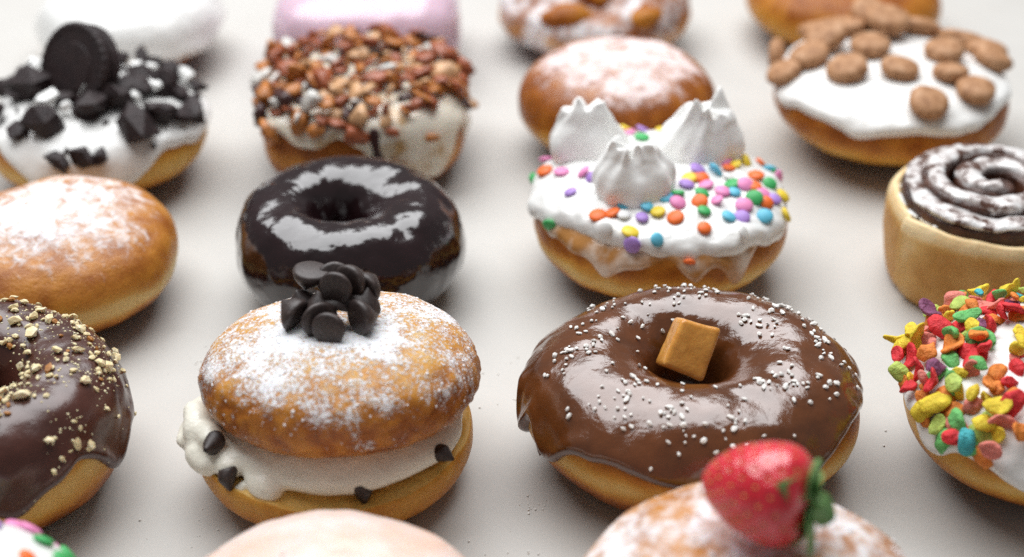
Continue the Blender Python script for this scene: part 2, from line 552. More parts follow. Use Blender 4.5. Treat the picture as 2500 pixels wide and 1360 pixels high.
def lathe(prof, n=24):
    """closed solid from (r, z) pairs bottom to top, r of the ends = 0"""
    u = np.linspace(0, 2 * PI, n, endpoint=False)
    V, F = [], []
    inner = prof[1:-1]
    for a in u:
        for r, z in inner:
            V.append((r * math.cos(a), r * math.sin(a), z))
    k = len(inner)
    for i in range(n):
        j = (i + 1) % n
        for q in range(k - 1):
            F.append((i * k + q, j * k + q, j * k + q + 1, i * k + q + 1))
    b, t = len(V), len(V) + 1
    V += [(0, 0, prof[0][1]), (0, 0, prof[-1][1])]
    for i in range(n):
        j = (i + 1) % n
        F.append((j * k, i * k, b))
        F.append((i * k + k - 1, j * k + k - 1, t))
    return np.array(V), F

def lens(r, h, n=14):
    return lathe([(0, -h), (r * 0.72, -h * 0.82), (r * 0.95, -h * 0.35), (r, 0), (r * 0.95, h * 0.35), (r * 0.72, h * 0.82), (0, h)], n)

def flake(r, seed, thick=0.13):
    """a puffed cereal flake: a curled, pocked lens"""
    V, F = ICO3[0].copy(), ICO3[1]
    rr = 1 + 0.18 * fbm(V * [1, 1, 0], 1.4, 2, seed)
    x, y = V[:, 0] * rr * r, V[:, 1] * rr * r * (0.72 + 0.2 * math.sin(seed))
    z = V[:, 2] * (thick + 0.05 * vnoise(V * 2, seed + 2))
    rad2 = (x * x + y * y) / (r * r)
    z = z + 0.24 * r * rad2 * (1 if seed % 2 else -0.8) + 0.10 * vnoise(np.stack([x, y, 0 * x], -1) * 2.2 / r * 0.5, seed + 7) + 0.05 * fbm(np.stack([x, y, z], -1), 5.0, 2, seed + 4)
    return np.stack([x, y, z], -1), F

# ------------------------------------------------------------------ the table
def make_table():
    k = Nodes('pale_grey_paper')
    a = k.noise(3.2, 3, 0.5)
    b = k.noise(26, 4, 0.6)
    f = k.math('ADD', k.math('MULTIPLY', a, 0.6), k.math('MULTIPLY', b, 0.4))
    col = k.ramp(f, [(0.3, (0.515, 0.497, 0.466)), (0.5, (0.556, 0.539, 0.508)), (0.7, (0.592, 0.576, 0.546))])
    spots = k.maprange(k.noise(260, 2, 0.5), 0.74, 0.80)
    col = k.mix(spots, col, (0.40, 0.37, 0.33))
    grease = k.maprange(k.noise(17, 3, 0.6), 0.60, 0.70)
    col = k.mix(k.math('MULTIPLY', grease, 0.22), col, (0.44, 0.41, 0.36))
    fib = k.noise(700, 4, 0.7)
    col = k.mix(k.maprange(fib, 0.3, 0.75, 0.0, 0.16), col, (0.46, 0.44, 0.41))
    nrm = k.bump(k.math('ADD', k.noise(9, 3, 0.5), k.math('MULTIPLY', k.noise(900, 3, 0.6), 0.02)), 0.25, 0.01)
    m = k.done(col, 0.5, nrm, ior=1.4)
    V = np.array([(-200, -100, 0), (200, -100, 0), (200, 300, 0), (-200, 300, 0), (-200, -100, -3), (200, -100, -3), (200, 300, -3), (-200, 300, -3)], float)
    F = [(0, 1, 2, 3), (7, 6, 5, 4), (0, 4, 5, 1), (1, 5, 6, 2), (2, 6, 7, 3), (3, 7, 4, 0)]
    o = put('tabletop', mesh_from('tabletop', V, F, m, smooth_=False))
    o['kind'] = 'structure'
    o['label'] = 'pale grey paper-covered tabletop under all the donuts'
make_table()
Z0 = 0.02
FRONT = -PI / 2

def add_bits(root, name, pts, shapes, mats, rng, sink=0.3, tilt=0.35, facet=False, size=(0.85, 1.15)):
    """stick shared-mesh pieces on a surface; shapes = [(V,F,half height)]"""
    cache = {}
    for k, (p, n) in enumerate(pts):
        si = rng.randrange(len(shapes))
        mt = mats[rng.randrange(len(mats))] if isinstance(mats, list) else mats(p, rng)
        if (si, mt) not in cache:
            cache[(si, mt)] = mesh_from(name, shapes[si][0], shapes[si][1], M[mt], smooth_=not facet)
        rot = frame(n, rng.random() * 6.28, rng.gauss(0, tilt), rng.random() * 6.28)
        q = np.asarray(p) + np.asarray(n) * shapes[si][2] * (1 - sink)
        o = put(name, cache[(si, mt)], root, q, rot)
        s = rng.uniform(*size)
        o.scale = (s, s, s)

def clumps(name, skin, n, rng, accept, parent, mat, rad=(0.02, 0.07), flat=0.6):
    pr = []
    for (p, nn) in skin.scatter(n, rng, accept):
        r = rng.uniform(rad[0], rad[1]) * (0.5 + rng.random())
        V, F = blob((r, r * rng.uniform(0.7, 1.2), r * flat), rng.randrange(9999), 0.35, 1.5, ICO1)
        pr.append((place(V, frame(nn, rng.random() * 6.28), p), F))
    V, F = join(pr)
    return put(name, mesh_from(name, V, F, M[mat]), parent, kind='stuff')

# ------------------------------------------------------------------ cream-filled powdered donut with chocolate chips
def chip_shape(seed=0, R=0.56, H=0.80):
    prof = [(0, 0), (R * 0.80, 0.0), (R * 0.95, 0.035), (R, 0.11), (R * 0.965, 0.20), (R * 0.85, 0.33), (R * 0.66, 0.46), (R * 0.44, 0.58), (R * 0.25, 0.68), (R * 0.12, 0.75), (0, H)]
    V, F = lathe(prof, 28)
    t = np.clip(V[:, 2] / H, 0, 1) ** 2
    V[:, 0] += 0.16 * t * math.cos(seed * 2.1)
    V[:, 1] += 0.16 * t * math.sin(seed * 2.1)
    return V * (1 + 0.04 * fbm(V, 2.0, 2, seed)[:, None]), F

def cannoli():
    g = thing('filled_donut', 'sugar-dusted donut sandwich oozing cream with chocolate chips on top', 'donut', (-5.95, 43.3, Z0))
    rng = random.Random(5)
    # lower half: cut open, bready cut face
    lo = Bun(4.78, 2.8, 3, zeq=0.55, nt=3.4, nb=2.8, wob=0.10, base=0.05, tilt=(0.0, 0.0))
    nu, nv = 170, 70
    u = np.linspace(0, 2 * PI, nu, endpoint=False)[:, None]
    f = np.linspace(-PI / 2 + 0.02, PI / 2 - 0.02, nv)[None, :]
    P = lo.S(u, f)
    cut = 2.05 + 0.10 * cn(u, 2.0, 8) + 0.0 * f
    over = P[..., 2] > cut
    P[..., 2] = np.where(over, cut + 0.10 * fbm(P, 2.6, 3, 5), P[..., 2])
    tn = np.where(over, 0.85, 0.30 + 0.30 * np.clip((P[..., 2] - 0.9) / 0.7, 0, 1) - 0.18 * np.clip(1 - P[..., 2] / 0.7, 0, 1)) + 0.14 * fbm(P, 1.6, 3, 4)
    me, V, F = grid_mesh('bottom_half', P, M['dough'], {'tone': np.clip(tn, 0, 1)}, pole0=True, pole1=True)
    put('bottom_half', me, g, (-0.18, -0.05, 0))
    # filling: a thick disc squeezed out on one side
    nv = 60
    f = np.linspace(-PI / 2 + 0.02, PI / 2 - 0.02, nv)[None, :]
    def bulge(a, wd):
        return np.exp(-((((u - a + PI) % (2 * PI)) - PI) / wd) ** 2)
    Rf = 4.36 + 0.10 * cn(u, 2.0, 3) + 0.95 * bulge(R_(200), 0.30) + 0.65 * bulge(R_(178), 0.26) + 0.10 * bulge(R_(-75), 0.6) + 0.05 * bulge(R_(-20), 0.4)
    zbot = 1.72 + 0.14 * cn(u, 2.4, 14) - 0.40 * bulge(R_(200), 0.30)
    ztop = 2.90 - 0.75 * np.sin(u) + 0.10 * np.cos(u) + 0.20 * bulge(R_(190), 0.35) + 0.06 * cn(u, 3.0, 4)
    zc, hh = (zbot + ztop) / 2, (ztop - zbot) / 2
    c, q = np.abs(np.cos(f)) ** (2 / 2.6), spow(np.sin(f), 2 / 2.2)
    P = np.stack([Rf * c * np.cos(u), Rf * c * np.sin(u), zc + hh * q], -1)
    nr = np.stack([np.cos(f) * np.cos(u), np.cos(f) * np.sin(u), np.sin(f) + 0 * u], -1)
    lumps = bulge(R_(185), 0.5)
    P = P + nr * ((0.08 + 0.34 * lumps) * fbm(P, 0.9, 3, 12) + (0.03 + 0.06 * lumps) * fbm(P, 2.0, 2, 6))[..., None]
    me, V, F = grid_mesh('cream_filling', P, M['custard'], pole0=True, pole1=True)
    # the cream squeezed out at the left, run together with the rest
    pr = [(V, F)]
    for k, (az, z, rr, q) in enumerate(((R_(191), 2.75, 4.75, 0.66), (R_(205), 2.30, 4.70, 0.62), (R_(180), 2.55, 4.65, 0.5), (R_(219), 2.45, 4.35, 0.50), (R_(205), 2.95, 4.50, 0.48), (R_(240), 2.3, 4.25, 0.5))):
        B, Fb = blob((q * 1.5, q, q * 0.9), 300 + k, 0.3, 0.8, ICO3)
        pr.append((place(B, np.array(Matrix.Rotation(az + PI / 2, 3, 'Z')), (rr * math.cos(az), rr * math.sin(az), z)), Fb))
    V, F = join(pr)
    fill = put('cream_filling', mesh_from('cream_filling', V, F, M['custard']), g)
    md = fill.modifiers.new('run_together', 'REMESH')
    md.mode, md.voxel_size, md.use_smooth_shade = 'VOXEL', 0.0009, True
    ms = fill.modifiers.new('soften', 'SMOOTH')
    ms.factor, ms.iterations = 0.5, 10
    fs = Skin(V, F)
    cv = chip_shape(3, 0.36, 0.30)
    cme = mesh_from('chocolate_chip', cv[0], cv[1], M['chip'])
    for k, (az, z, sp) in enumerate(((R_(216), 3.15, 2.0), (R_(228), 2.0, 1.0), (R_(-76), 1.75, 0.2), (R_(-36), 3.0, 1.2))):
        p, n = fs.near((5.2 * math.cos(az), 5.2 * math.sin(az), z))
        put('chocolate_chip', cme, fill, p - n * 0.36, frame(n, sp, 0.4, sp))
    # a torn smear of cream on the lower half
    V, F = blob((0.42, 0.22, 0.42), 44, 0.4, 1.2, ICO3)
    put('cream_smear', mesh_from('cream_smear', V + np.array([-2.75, -3.55, 1.85]), F, M['custard']), g)
    # upper half
    up = Bun(4.76, 4.15, 21, zeq=0.45, nt=2.12, nb=2.35, wob=0.15, base=0.06, dimple=0.30, dimr=1.5, tilt=(0.0, 0.0), z0=2.35, flatbottom=False)
    def sug(P):
        z = P[..., 2] / 4.15
        r = np.hypot(P[..., 0], P[..., 1])
        k_ = np.clip((z - 0.44 - 0.10 * fbm(P, 0.9, 2, 46)) / 0.26, 0, 1)
        s = k_ * (0.53 - 0.05 * (r / 4.9) ** 2) + (1 - k_) * (0.30 + 0.16 * np.clip(fbm(P * [1, 1, 0.7], 2.2, 3, 41) * 2.4, 0, 1))
        s = s + 0.07 * np.exp(-((r - 1.7) / 1.0) ** 2) * (z > 0.6) + 0.10 * fbm(P, 0.6, 2, 44)
        s = np.where(z < 0.25, s - 0.12, s)
        return s
    u2 = np.linspace(0, 2 * PI, 220, endpoint=False)[:, None]
    f2 = np.linspace(-PI / 2 + 0.02, PI / 2 - 0.02, 140)[None, :]
    P = up.S(u2, f2)
    Q = P.copy(); Q[..., 2] -= up.z0
    side = np.exp(-((Q[..., 2] / 4.15 - 0.45) / 0.25) ** 2)
    N = normals(up.S, u2 + 0 * f2, f2)
    bl = fbm(Q, 2.2, 3, 51)
    P = P + N * (side * 0.11 * bl + 0.02 * fbm(Q, 5, 2, 9))[..., None]
    # rolled shoulder where the crisp top meets the side
    sh = np.exp(-((Q[..., 2] / 4.15 - 0.62 - 0.03 * cn(u2, 2, 4)) / 0.05) ** 2)
    P = P + N * (0.015 * sh)[..., None]
    tn = 0.34 + 0.28 * np.clip((Q[..., 2] / 4.15 - 0.55) / 0.3, 0, 1) + 0.35 * np.clip(1 - Q[..., 2] / 0.75, 0, 1) - 0.06 * side + 0.26 * bl
    me, V, F = grid_mesh('top_half', P, M['powder_crisp'], {'tone': np.clip(tn, 0, 1), 'sugar': sug(Q)}, pole0=True, pole1=True)
    mr = np.array((Matrix.Rotation(R_(-11), 3, 'X') @ Matrix.Rotation(R_(-1.5), 3, 'Y')))
    V = (V - [0, 0, 3.6]) @ mr.T + [0.14, 0.1, 3.38]
    me = mesh_from('top_half', V, F, M['powder_crisp'], {'tone': np.append(np.clip(tn, 0, 1).reshape(-1), [0.5, 0.5]), 'sugar': np.append(sug(Q).reshape(-1), [0.0, 0.6])})
    put('top_half', me, g)
    sk = Skin(V, F)
    def acc(p, n):
        r = math.hypot(p[0], p[1])
        return (0.25 + 0.75 * math.exp(-((r - 1.8) / 1.1) ** 2)) if n[2] > 0.45 else (0.12 if n[2] > -0.2 else 0)
    clumps('sugar_dust', sk, 900, rng, acc, g, 'clump', (0.018, 0.055), 0.5)
    return g, sk
cn_root, cn_skin = cannoli()

CHIPS = [  # local (x, y) on the bun in cm, lift, tilt from upright (deg), direction the tip leans (deg, 0 = right, -90 = towards the camera), label tail
    (-1.35, -0.10, 0.00, 70, 150, 'sugar-dusted chip at the far left foot of the chip pile'),
    (-0.45, -0.45, 0.05, 95, 120, 'left of the two front chips lying against each other'),
    (0.05, -0.95, 0.00, 100, 75, 'frontmost dark chocolate chip at the foot of the pile, flat face showing'),
    (1.15, -0.45, 0.05, 95, 40, 'dark chip with flat round face and pointed tip at right of pile'),
    (-1.05, 0.50, 0.35, 15, -160, 'upright pointed chip on the left slope of the chip pile'),
    (-0.40, 0.20, 0.45, 20, 100, 'pointed chip half hidden in the middle of the pile'),
    (0.30, 0.35, 0.50, 30, 60, 'chip buried in the core of the pile under the top ones'),
    (1.10, 0.35, 0.40, 25, 20, 'rounded chip between the right front and right back chips'),
    (1.15, 0.95, 0.60, 85, 60, 'dark chip with flat face leaning at the right back of pile'),
    (-0.80, 0.95, 1.10, 172, 190, 'upturned chip lying flat side up, pale oval face, at top left'),
    (0.20, 0.25, 1.10, 95, 75, 'big egg-shaped chip face-on at the top centre of the pile'),
    (0.70, 0.75, 1.00, 95, 55, 'chip tucked right behind the top centre chip'),
    (0.05, 1.15, 1.00, 120, 100, 'rearmost chip peeking over the top of the pile'),
]
def make_chips():
    base = np.array((-5.95, 43.3, Z0))
    for k, (x, y, lift, tilt, az, lab) in enumerate(CHIPS):
        V, F = chip_shape(k, 0.60 + 0.03 * math.sin(k * 2.3), 0.80)
        hit, n, i, d = cn_skin.bvh.ray_cast(Vector((x, y, 20)), Vector((0, 0, -1)))
        ax = Vector((math.sin(R_(tilt)) * math.cos(R_(az)), math.sin(R_(tilt)) * math.sin(R_(az)), math.cos(R_(tilt))))
        m = Vector((0, 0, 1)).rotation_difference(ax).to_matrix()
        W = V @ np.array(m).T
        zlow = W[:, 2].min()
        ctr = W.mean(0)
        o = put('chocolate_chip', mesh_from('chocolate_chip', V, F, M['chip']), None,
                base + np.array([x - ctr[0], y - ctr[1], hit.z - zlow - 0.06 + lift]), m)
        o['label'] = lab
        o['category'] = 'chocolate chip'
        o['group'] = 'chocolate chips piled on the cream-filled donut'
make_chips()

# ------------------------------------------------------------------ milk chocolate ring with sugar grains, caramel cube in its hole
def caramel_ring():
    loc = (6.27, 44.15, Z0)
    g = thing('ring_donut', 'milk chocolate glazed ring donut speckled with white sugar grains', 'donut', loc)
    s = Ring(5.75, 1.22, 4.35, 7, n=2.2, wob=0.14, holewob=0.06, off=(-0.05, 0.45), ell=0.9)
    o, V, F = build_ring(s, M['dough'], g, tone=dict(zb=0.40, width=0.12, base=0.34, amp=0.5))
    e = edge_fn(0.20, 0.15, 12, 2.4, [(R_(-150), 0.30, 0.14), (R_(-172), 0.45, 0.07), (R_(-60), 0.20, 0.35), (R_(-25), -0.22, 0.25), (R_(-118), -0.10, 0.2)])
    gl, V, F = build_glaze(s, M['milk_choc'], g, e, 0.17, end=PI + 1.0, seed=3, lump=0.07, lfreq=0.7, bead=0.7, nu=260, nv=130)
    # hanging drip and ragged lips
    V2, F2 = blob((0.16, 0.16, 0.62), 5, 0.35, 1.4, ICO3)
    put('drip', mesh_from('drip', place(V2, np.eye(3), (-5.30, -1.55, 1.80)), F2, M['milk_choc']), g)
    V2, F2 = blob((0.30, 0.42, 0.20), 15, 0.4, 1.4, ICO3)
    put('drip', mesh_from('drip', place(V2, np.eye(3), (5.45, 1.75, 3.0)), F2, M['milk_choc']), g)
    sk = Skin(V, F)
    rng = random.Random(11)
    def acc(p, n):
        if n[2] < 0.25:
            return 0.012
        r = math.hypot(p[0], p[1])
        c = 0.06 + 1.6 * max(0, float(vnoise(np.array([p[0] * 1.1, p[1] * 1.1, 3.0]), 4)) + 0.15)
        return c * math.exp(-((r - 3.7) / 1.15) ** 2) * (1.0 if n[2] > 0.55 else 0.3)
    pts = sk.scatter(270, rng, acc, 0.13)
    shp = []
    for q in range(6):
        a, b, c = ((0.12, 0.10, 0.08), (0.14, 0.10, 0.08), (0.10, 0.095, 0.08), (0.13, 0.11, 0.075), (0.15, 0.085, 0.075), (0.10, 0.08, 0.07))[q]
        V3, F3 = blob((a, b, c * 0.85), q, 0.45, 1.4, ICO1, 0.35)
        shp.append((V3, F3, c))
    add_bits(g, 'sugar_grain', pts, shp, ['sugar'], rng, 0.35, 0.3, True, size=(0.45, 1.1))
    # caramel
    import bmesh
    bm = bmesh.new()
    bmesh.ops.create_cube(bm, size=1.0)
    bmesh.ops.scale(bm, vec=(1.48, 1.30, 1.85), verts=bm.verts)
    bmesh.ops.bevel(bm, geom=list(bm.edges), offset=0.18, segments=3, profile=0.6, affect='EDGES')
    bmesh.ops.subdivide_edges(bm, edges=[x for x in bm.edges if x.calc_length() > 0.8], cuts=7, use_grid_fill=True)
    bm.verts.ensure_lookup_table()
    V = np.array([v.co[:] for v in bm.verts])
    F = [tuple(v.index for v in f.verts) for f in bm.faces]
    bm.free()
    tz = V[:, 2] / 1.95 + 0.5
    V[:, 0] *= 1.02 - 0.06 * tz
    V = V * (1 + 0.09 * fbm(V, 0.8, 3, 4)[:, None])
    V[:, 2] += 0.10 * V[:, 0] * (tz > 0.5)
    c = put('caramel_cube', mesh_from('caramel_cube', V, F, M['caramel']), None,
            (loc[0] - 0.18, loc[1] + 0.45, 4.32), Euler((R_(-34), R_(22), R_(-6))))
    c['label'] = 'tan caramel cube standing in the hole of the chocolate donut'
    c['category'] = 'caramel'
caramel_ring()

# ------------------------------------------------------------------ dark chocolate ring with chopped nuts
def nut_ring():
    g = thing('ring_donut', 'dark chocolate ring donut sprinkled with chopped nuts, at left edge', 'donut', (-18.3, 42.6, Z0))
    s = Ring(5.0, 1.35, 4.9, 17, n=2.3, wob=0.14, holewob=0.05)
    build_ring(s, M['dough'], g, tone=dict(zb=0.42, width=0.16, base=0.42, amp=0.45))
    e = edge_fn(-0.02, 0.14, 32, 2.6, [(R_(-15), 0.28, 0.10), (R_(-35), -0.20, 0.18), (R_(-62), 0.10, 0.2)])
    gl, V, F = build_glaze(s, M['dark_choc'], g, e, 0.18, end=PI + 1.0, seed=8, lump=0.09, lfreq=0.6, bead=0.8)
    sk = Skin(V, F)
    rng = random.Random(21)
    def acc(p, n):
        if n[2] < 0.3:
            return 0.01
        c = max(0.0, float(vnoise(np.array([p[0] * 0.7, p[1] * 0.7, 1.0]), 14)) + 0.65)
        return min(1, c) * (1 if n[2] > 0.6 else 0.3)
    shp = []
    for q in range(8):
        r = 0.20 + 0.05 * (q % 3)
        V3, F3 = blob((r * 1.15, r * (0.65 + 0.12 * (q % 4)), r * 0.6), q + 60, 0.7, 1.3, ICO1, 0.3)
        shp.append((V3, F3, r * 0.55))
    add_bits(g, 'nut_piece', sk.scatter(90, rng, acc, 0.33), shp, ['nut'] * 9 + ['nut_brown'], rng, 0.2, 0.5, True, size=(0.45, 1.05))
    shp2 = []
    for q in range(5):
        V3, F3 = blob((0.11, 0.08, 0.06), q + 80, 0.4, 1.3, ICO1, 0.4)
        shp2.append((V3, F3, 0.045))
    add_bits(g, 'nut_crumb', sk.scatter(280, rng, acc, 0.11), shp2, ['nut'] * 10 + ['nut_brown'], rng, 0.2, 0.4, True, size=(0.6, 1.4))
    clumps('nut_dust', sk, 1400, rng, acc, g, 'nut', (0.016, 0.045), 0.6)
nut_ring()

# ------------------------------------------------------------------ iced donut with fruit cereal
def cereal_donut():
    g = thing('iced_donut', 'white-iced donut heaped with bright fruity cereal flakes, at right edge', 'donut', (18.2, 43.5, Z0))
    s = Bun(4.55, 5.0, 27, zeq=0.50, nt=2.5, nb=2.3, wob=0.14, base=0.16)
    build_bun(s, M['dough'], g, tone=dict(zb=0.40, width=0.13, base=0.40, amp=0.4))
    e = edge_fn(0.10, 0.12, 42, 2.6, [(R_(-150), 0.15, 0.2), (R_(-110), 0.12, 0.15)])
    gl, V, F = build_glaze(s, M['icing'], g, e, 0.26, name='icing', seed=18, lump=0.12, lfreq=0.9, bead=0.7)
    sk = Skin(V, F)
    rng = random.Random(31)
    def acc(p, n):
        return 1.0 if n[2] > 0.55 else (0.42 if n[2] > 0.25 else 0.05 if p[2] > 2.4 else 0)
    shp = []
    for q in range(9):
        V3, F3 = flake(0.36 + 0.06 * (q % 4), q + 3)
        shp.append((V3, F3, 0.10))
    cols = ['cer_' + c for c in ('yellow', 'yellow', 'yellow', 'red', 'red', 'yellow', 'orange', 'green', 'teal', 'orange', 'orange', 'salmon', 'salmon', 'lime', 'red', 'yellow', 'purple')]
    add_bits(g, 'cereal_flake', sk.scatter(175, rng, acc, 0.38), shp, cols, rng, -0.2, 0.55, size=(0.7, 1.15))
    up = [(p + n * 0.32, n) for p, n in sk.scatter(120, rng, lambda p, n: 1.0 if n[2] > 0.6 else 0.0, 0.45)]
    add_bits(g, 'cereal_flake', up, shp, cols, rng, 0.0, 0.7, size=(0.75, 1.15))
cereal_donut()

# ------------------------------------------------------------------ black glazed ring
def black_ring():
    g = thing('ring_donut', 'glossy black chocolate ring donut behind the chip-topped one', 'donut', (-6.6, 55.2, Z0))
    s = Ring(4.55, 0.80, 4.35, 37, n=2.15, wob=0.16, holewob=0.30, tilt=(-0.02, 0.0), off=(-0.45, 0.1))
    build_ring(s, M['dough'], g, tone=dict(base=0.2, amp=0.3))
    e = edge_fn(-1.05, 0.10, 52, 2.5)
    build_glaze(s, M['black_choc'], g, e, 0.13, end=PI + 1.1, seed=28, lump=0.09, lfreq=0.75, bead=0.3)
black_ring()

# ------------------------------------------------------------------ confetti donut with cream peaks
def peak_mesh(seed, R=1.45, H=2.5):
    """a torn dollop of whipped cream: soft upright folds ending in ragged tips"""
    nu, nv = 120, 64
    u = np.linspace(0, 2 * PI, nu, endpoint=False)[:, None]
    t = np.linspace(0, 1, nv)[None, :]
    rid = 0.9 * cn(u + 0.7 * t, 1.5, seed) + 0.60 * cn(u - 0.5 * t, 3.2, seed + 2)
    r = R * (1.0 - 0.56 * t ** 1.25) * (1 + (0.12 + 0.30 * t) * rid) * (1 + 0.16 * np.sin(PI * np.clip(t * 1.6, 0, 1)))
    top = H * (1 + 0.26 * t ** 2 * cn(u, 1.6, seed + 4) + 0.22 * t ** 4 * cn(u, 3.0, seed + 6))
    z = top * (1 - (1 - t) ** 1.3)
    P = np.stack([r * np.cos(u) * 1.1, r * np.sin(u) * 0.85, z], -1)
    P[..., 0] += 0.35 * math.cos(seed) * t ** 2
    P = P + (0.08 + 0.16 * t[..., None]) * np.stack([fbm(P, 0.9, 3, seed), fbm(P, 0.9, 3, seed + 1), 0.5 * fbm(P, 1.2, 2, seed + 2)], -1)
    ring = P[:, -1:, :]
    ctr = ring.mean(0, keepdims=True)
    caps = []
    for k, dz in ((0.72, -0.16), (0.40, -0.34)):
        q = ctr + (ring - ctr) * k
        q[..., 2] = ring[..., 2] * k + (ctr[..., 2] + dz) * (1 - k)
        caps.append(q)
    me, V, F = grid_mesh('cream_peak', np.concatenate([P] + caps, 1), M['whip'], pole1=True)
    return me

CONFETTI = {  # where each sprinkle sits on the icing, cm from the donut base centre
    'purple': [(-4.04, 2.69, 3.98), (-3.01, -0.81, 4.73), (-3.81, -1.52, 4.43), (-1.57, -4.85, 3.99), (-1.1, -3.66, 4.47), (-0.13, -1.61, 4.84), (0.83, -1.51, 4.78), (4.34, -1.85, 4.25), (2.87, -3.22, 4.19), (3.31, 3.38, 4), (1.38, -0.44, 4.89), (-0.46, 4.38, 4.24)],
    'pink': [(-4.15, 0.1, 4.48), (-3.24, -0.39, 4.74), (0.36, -2.82, 4.68), (1.92, -2.52, 4.62), (1.64, -1.48, 4.73), (2.24, -1.85, 4.65), (3.04, -2.55, 4.4), (3.24, -1.37, 4.67), (5.03, 1.04, 3.8), (3.9, -1.6, 4.43), (2.6, 0.72, 4.68), (-4.69, 1.85, 4.08), (-1.15, 3.76, 4.44)],
    'orange': [(-4.78, 0.79, 4.15), (-2.8, -3.37, 4.35), (-2.25, -3.28, 4.42), (3.78, -0.34, 4.55), (3.57, -1.34, 4.61), (4.37, 1.85, 4.05), (1.3, -4.09, 4.25), (0.67, -5.19, 3.21), (2.75, 0.14, 4.66), (3.97, -2.17, 4.31), (0.24, -3.61, 4.45), (1.24, -2.68, 4.64), (1.49, -0.88, 4.76)],
    'green': [(-4.73, -2.38, 3.34), (0.41, -2.25, 4.79), (1.36, -3.24, 4.55), (1.4, -2.09, 4.7), (3.47, -2.13, 4.49), (4.83, 1.25, 3.96), (4.31, -0.74, 4.36), (2.74, -1.19, 4.61), (-3.02, 1.4, 4.65), (-5.32, 1.13, 3.65), (-1.61, 4.43, 4.17), (-0.66, 2.76, 4.74)],
    'white': [(-1.81, -3.43, 4.46), (-2.56, -4.13, 4.28), (2.81, -4.13, 4.04), (2.66, -0.63, 4.63)],
    'blue': [(-1.74, -2.78, 4.61), (-0.86, -3.02, 4.62), (-0.07, -2.52, 4.74), (2.73, -1.84, 4.61), (3.83, -2.86, 4.06), (2.32, -3.38, 4.36), (-0.6, -4.81, 4.17), (2.12, -0.29, 4.77), (-3.28, 1.31, 4.62), (-1.68, 2.55, 4.72), (4.69, 1.33, 4)],
    'yellow': [(-1.58, -4.36, 4.21), (-0.43, -3.29, 4.54), (0.99, -0.94, 4.75), (3.57, 0.87, 4.52), (3.02, 0.33, 4.68), (4.82, -0.93, 3.94), (4.75, -2.19, 3.8), (-1.21, 4.11, 4.38), (0.34, 4.32, 4.28)],
}
def confetti_donut():
    g = thing('iced_donut', 'white-iced donut with pastel confetti and three whipped cream peaks', 'donut', (6.19, 56.9, Z0))
    s = Bun(5.30, 4.55, 47, zeq=0.50, nt=2.9, nb=2.3, wob=0.16, base=0.16)
    build_bun(s, M['dough'], g, tone=dict(zb=0.36, width=0.10, base=0.36, amp=0.5))
    e = edge_fn(0.16, 0.14, 62, 2.4, [(R_(-118), 0.22, 0.14), (R_(-78), 0.12, 0.08), (R_(-60), 0.30, 0.12), (R_(-92), -0.18, 0.09), (R_(-25), 0.05, 0.2), (R_(-38), -0.16, 0.12)])
    build_glaze(s, M['thin_glaze'], g, e, 0.05, name='glaze', seed=38, lump=0.02, bead=0.6)
    e2 = edge_fn(0.40, 0.18, 66, 2.6, [(R_(-170), 0.25, 0.35), (R_(-30), 0.12, 0.4), (R_(-110), -0.06, 0.2)])
    gl, V, F = build_glaze(s, M['icing'], g, e2, 0.30, name='icing', seed=39, lump=0.22, lfreq=0.8, bead=0.3, edgew=0.5)
    sk = Skin(V, F)
    for k, (x, y, sd, sc_) in enumerate(((-2.9, 2.0, 2, 1.0), (1.75, 1.5, 5, 1.1), (-1.25, -1.75, 9, 1.0))):
        hit, n, i, d = sk.bvh.ray_cast(Vector((x, y, 20)), Vector((0, 0, -1)))
        o = put('cream_peak', peak_mesh(sd, 1.45 * sc_, 2.3 * sc_), g, (x, y, hit.z - 0.25))
        ms = o.modifiers.new('soften', 'SMOOTH')
        ms.factor, ms.iterations = 0.5, 22
    rng = random.Random(41)
    L = lens(0.33, 0.11, 16)
    shp = [(L[0], L[1], 0.11)]
    for c, L_ in CONFETTI.items():
        add_bits(g, 'confetti_sprinkle', [sk.near(p) for p in L_], shp, ['quin_' + c], rng, 0.25, 0.38, size=(0.78, 1.12))
confetti_donut()

# ------------------------------------------------------------------ powdered filled donut
def powdered_bun():
    g = thing('powdered_donut', 'plump sugar-powdered donut with a pale side seam, at left edge', 'donut', (-18.7, 54.2, Z0))
    s = Bun(5.08, 4.4, 57, zeq=0.48, nt=2.3, nb=2.7, wob=0.20, base=0.10, tilt=(0.03, 0.0))
    def sug(P):
        z = P[..., 2] / 4.55
        return 0.02 + 0.56 * np.clip((z - 0.60) / 0.36, 0, 1) + 0.14 * fbm(P, 0.8, 3, 5) + 0.25 * np.clip(1 - z / 0.12, 0, 1)
    build_bun(s, M['powder_soft'], g, tone=dict(zb=0.36, width=0.10, base=0.44, top=0.40, amp=0.6), sugar=sug)
powdered_bun()

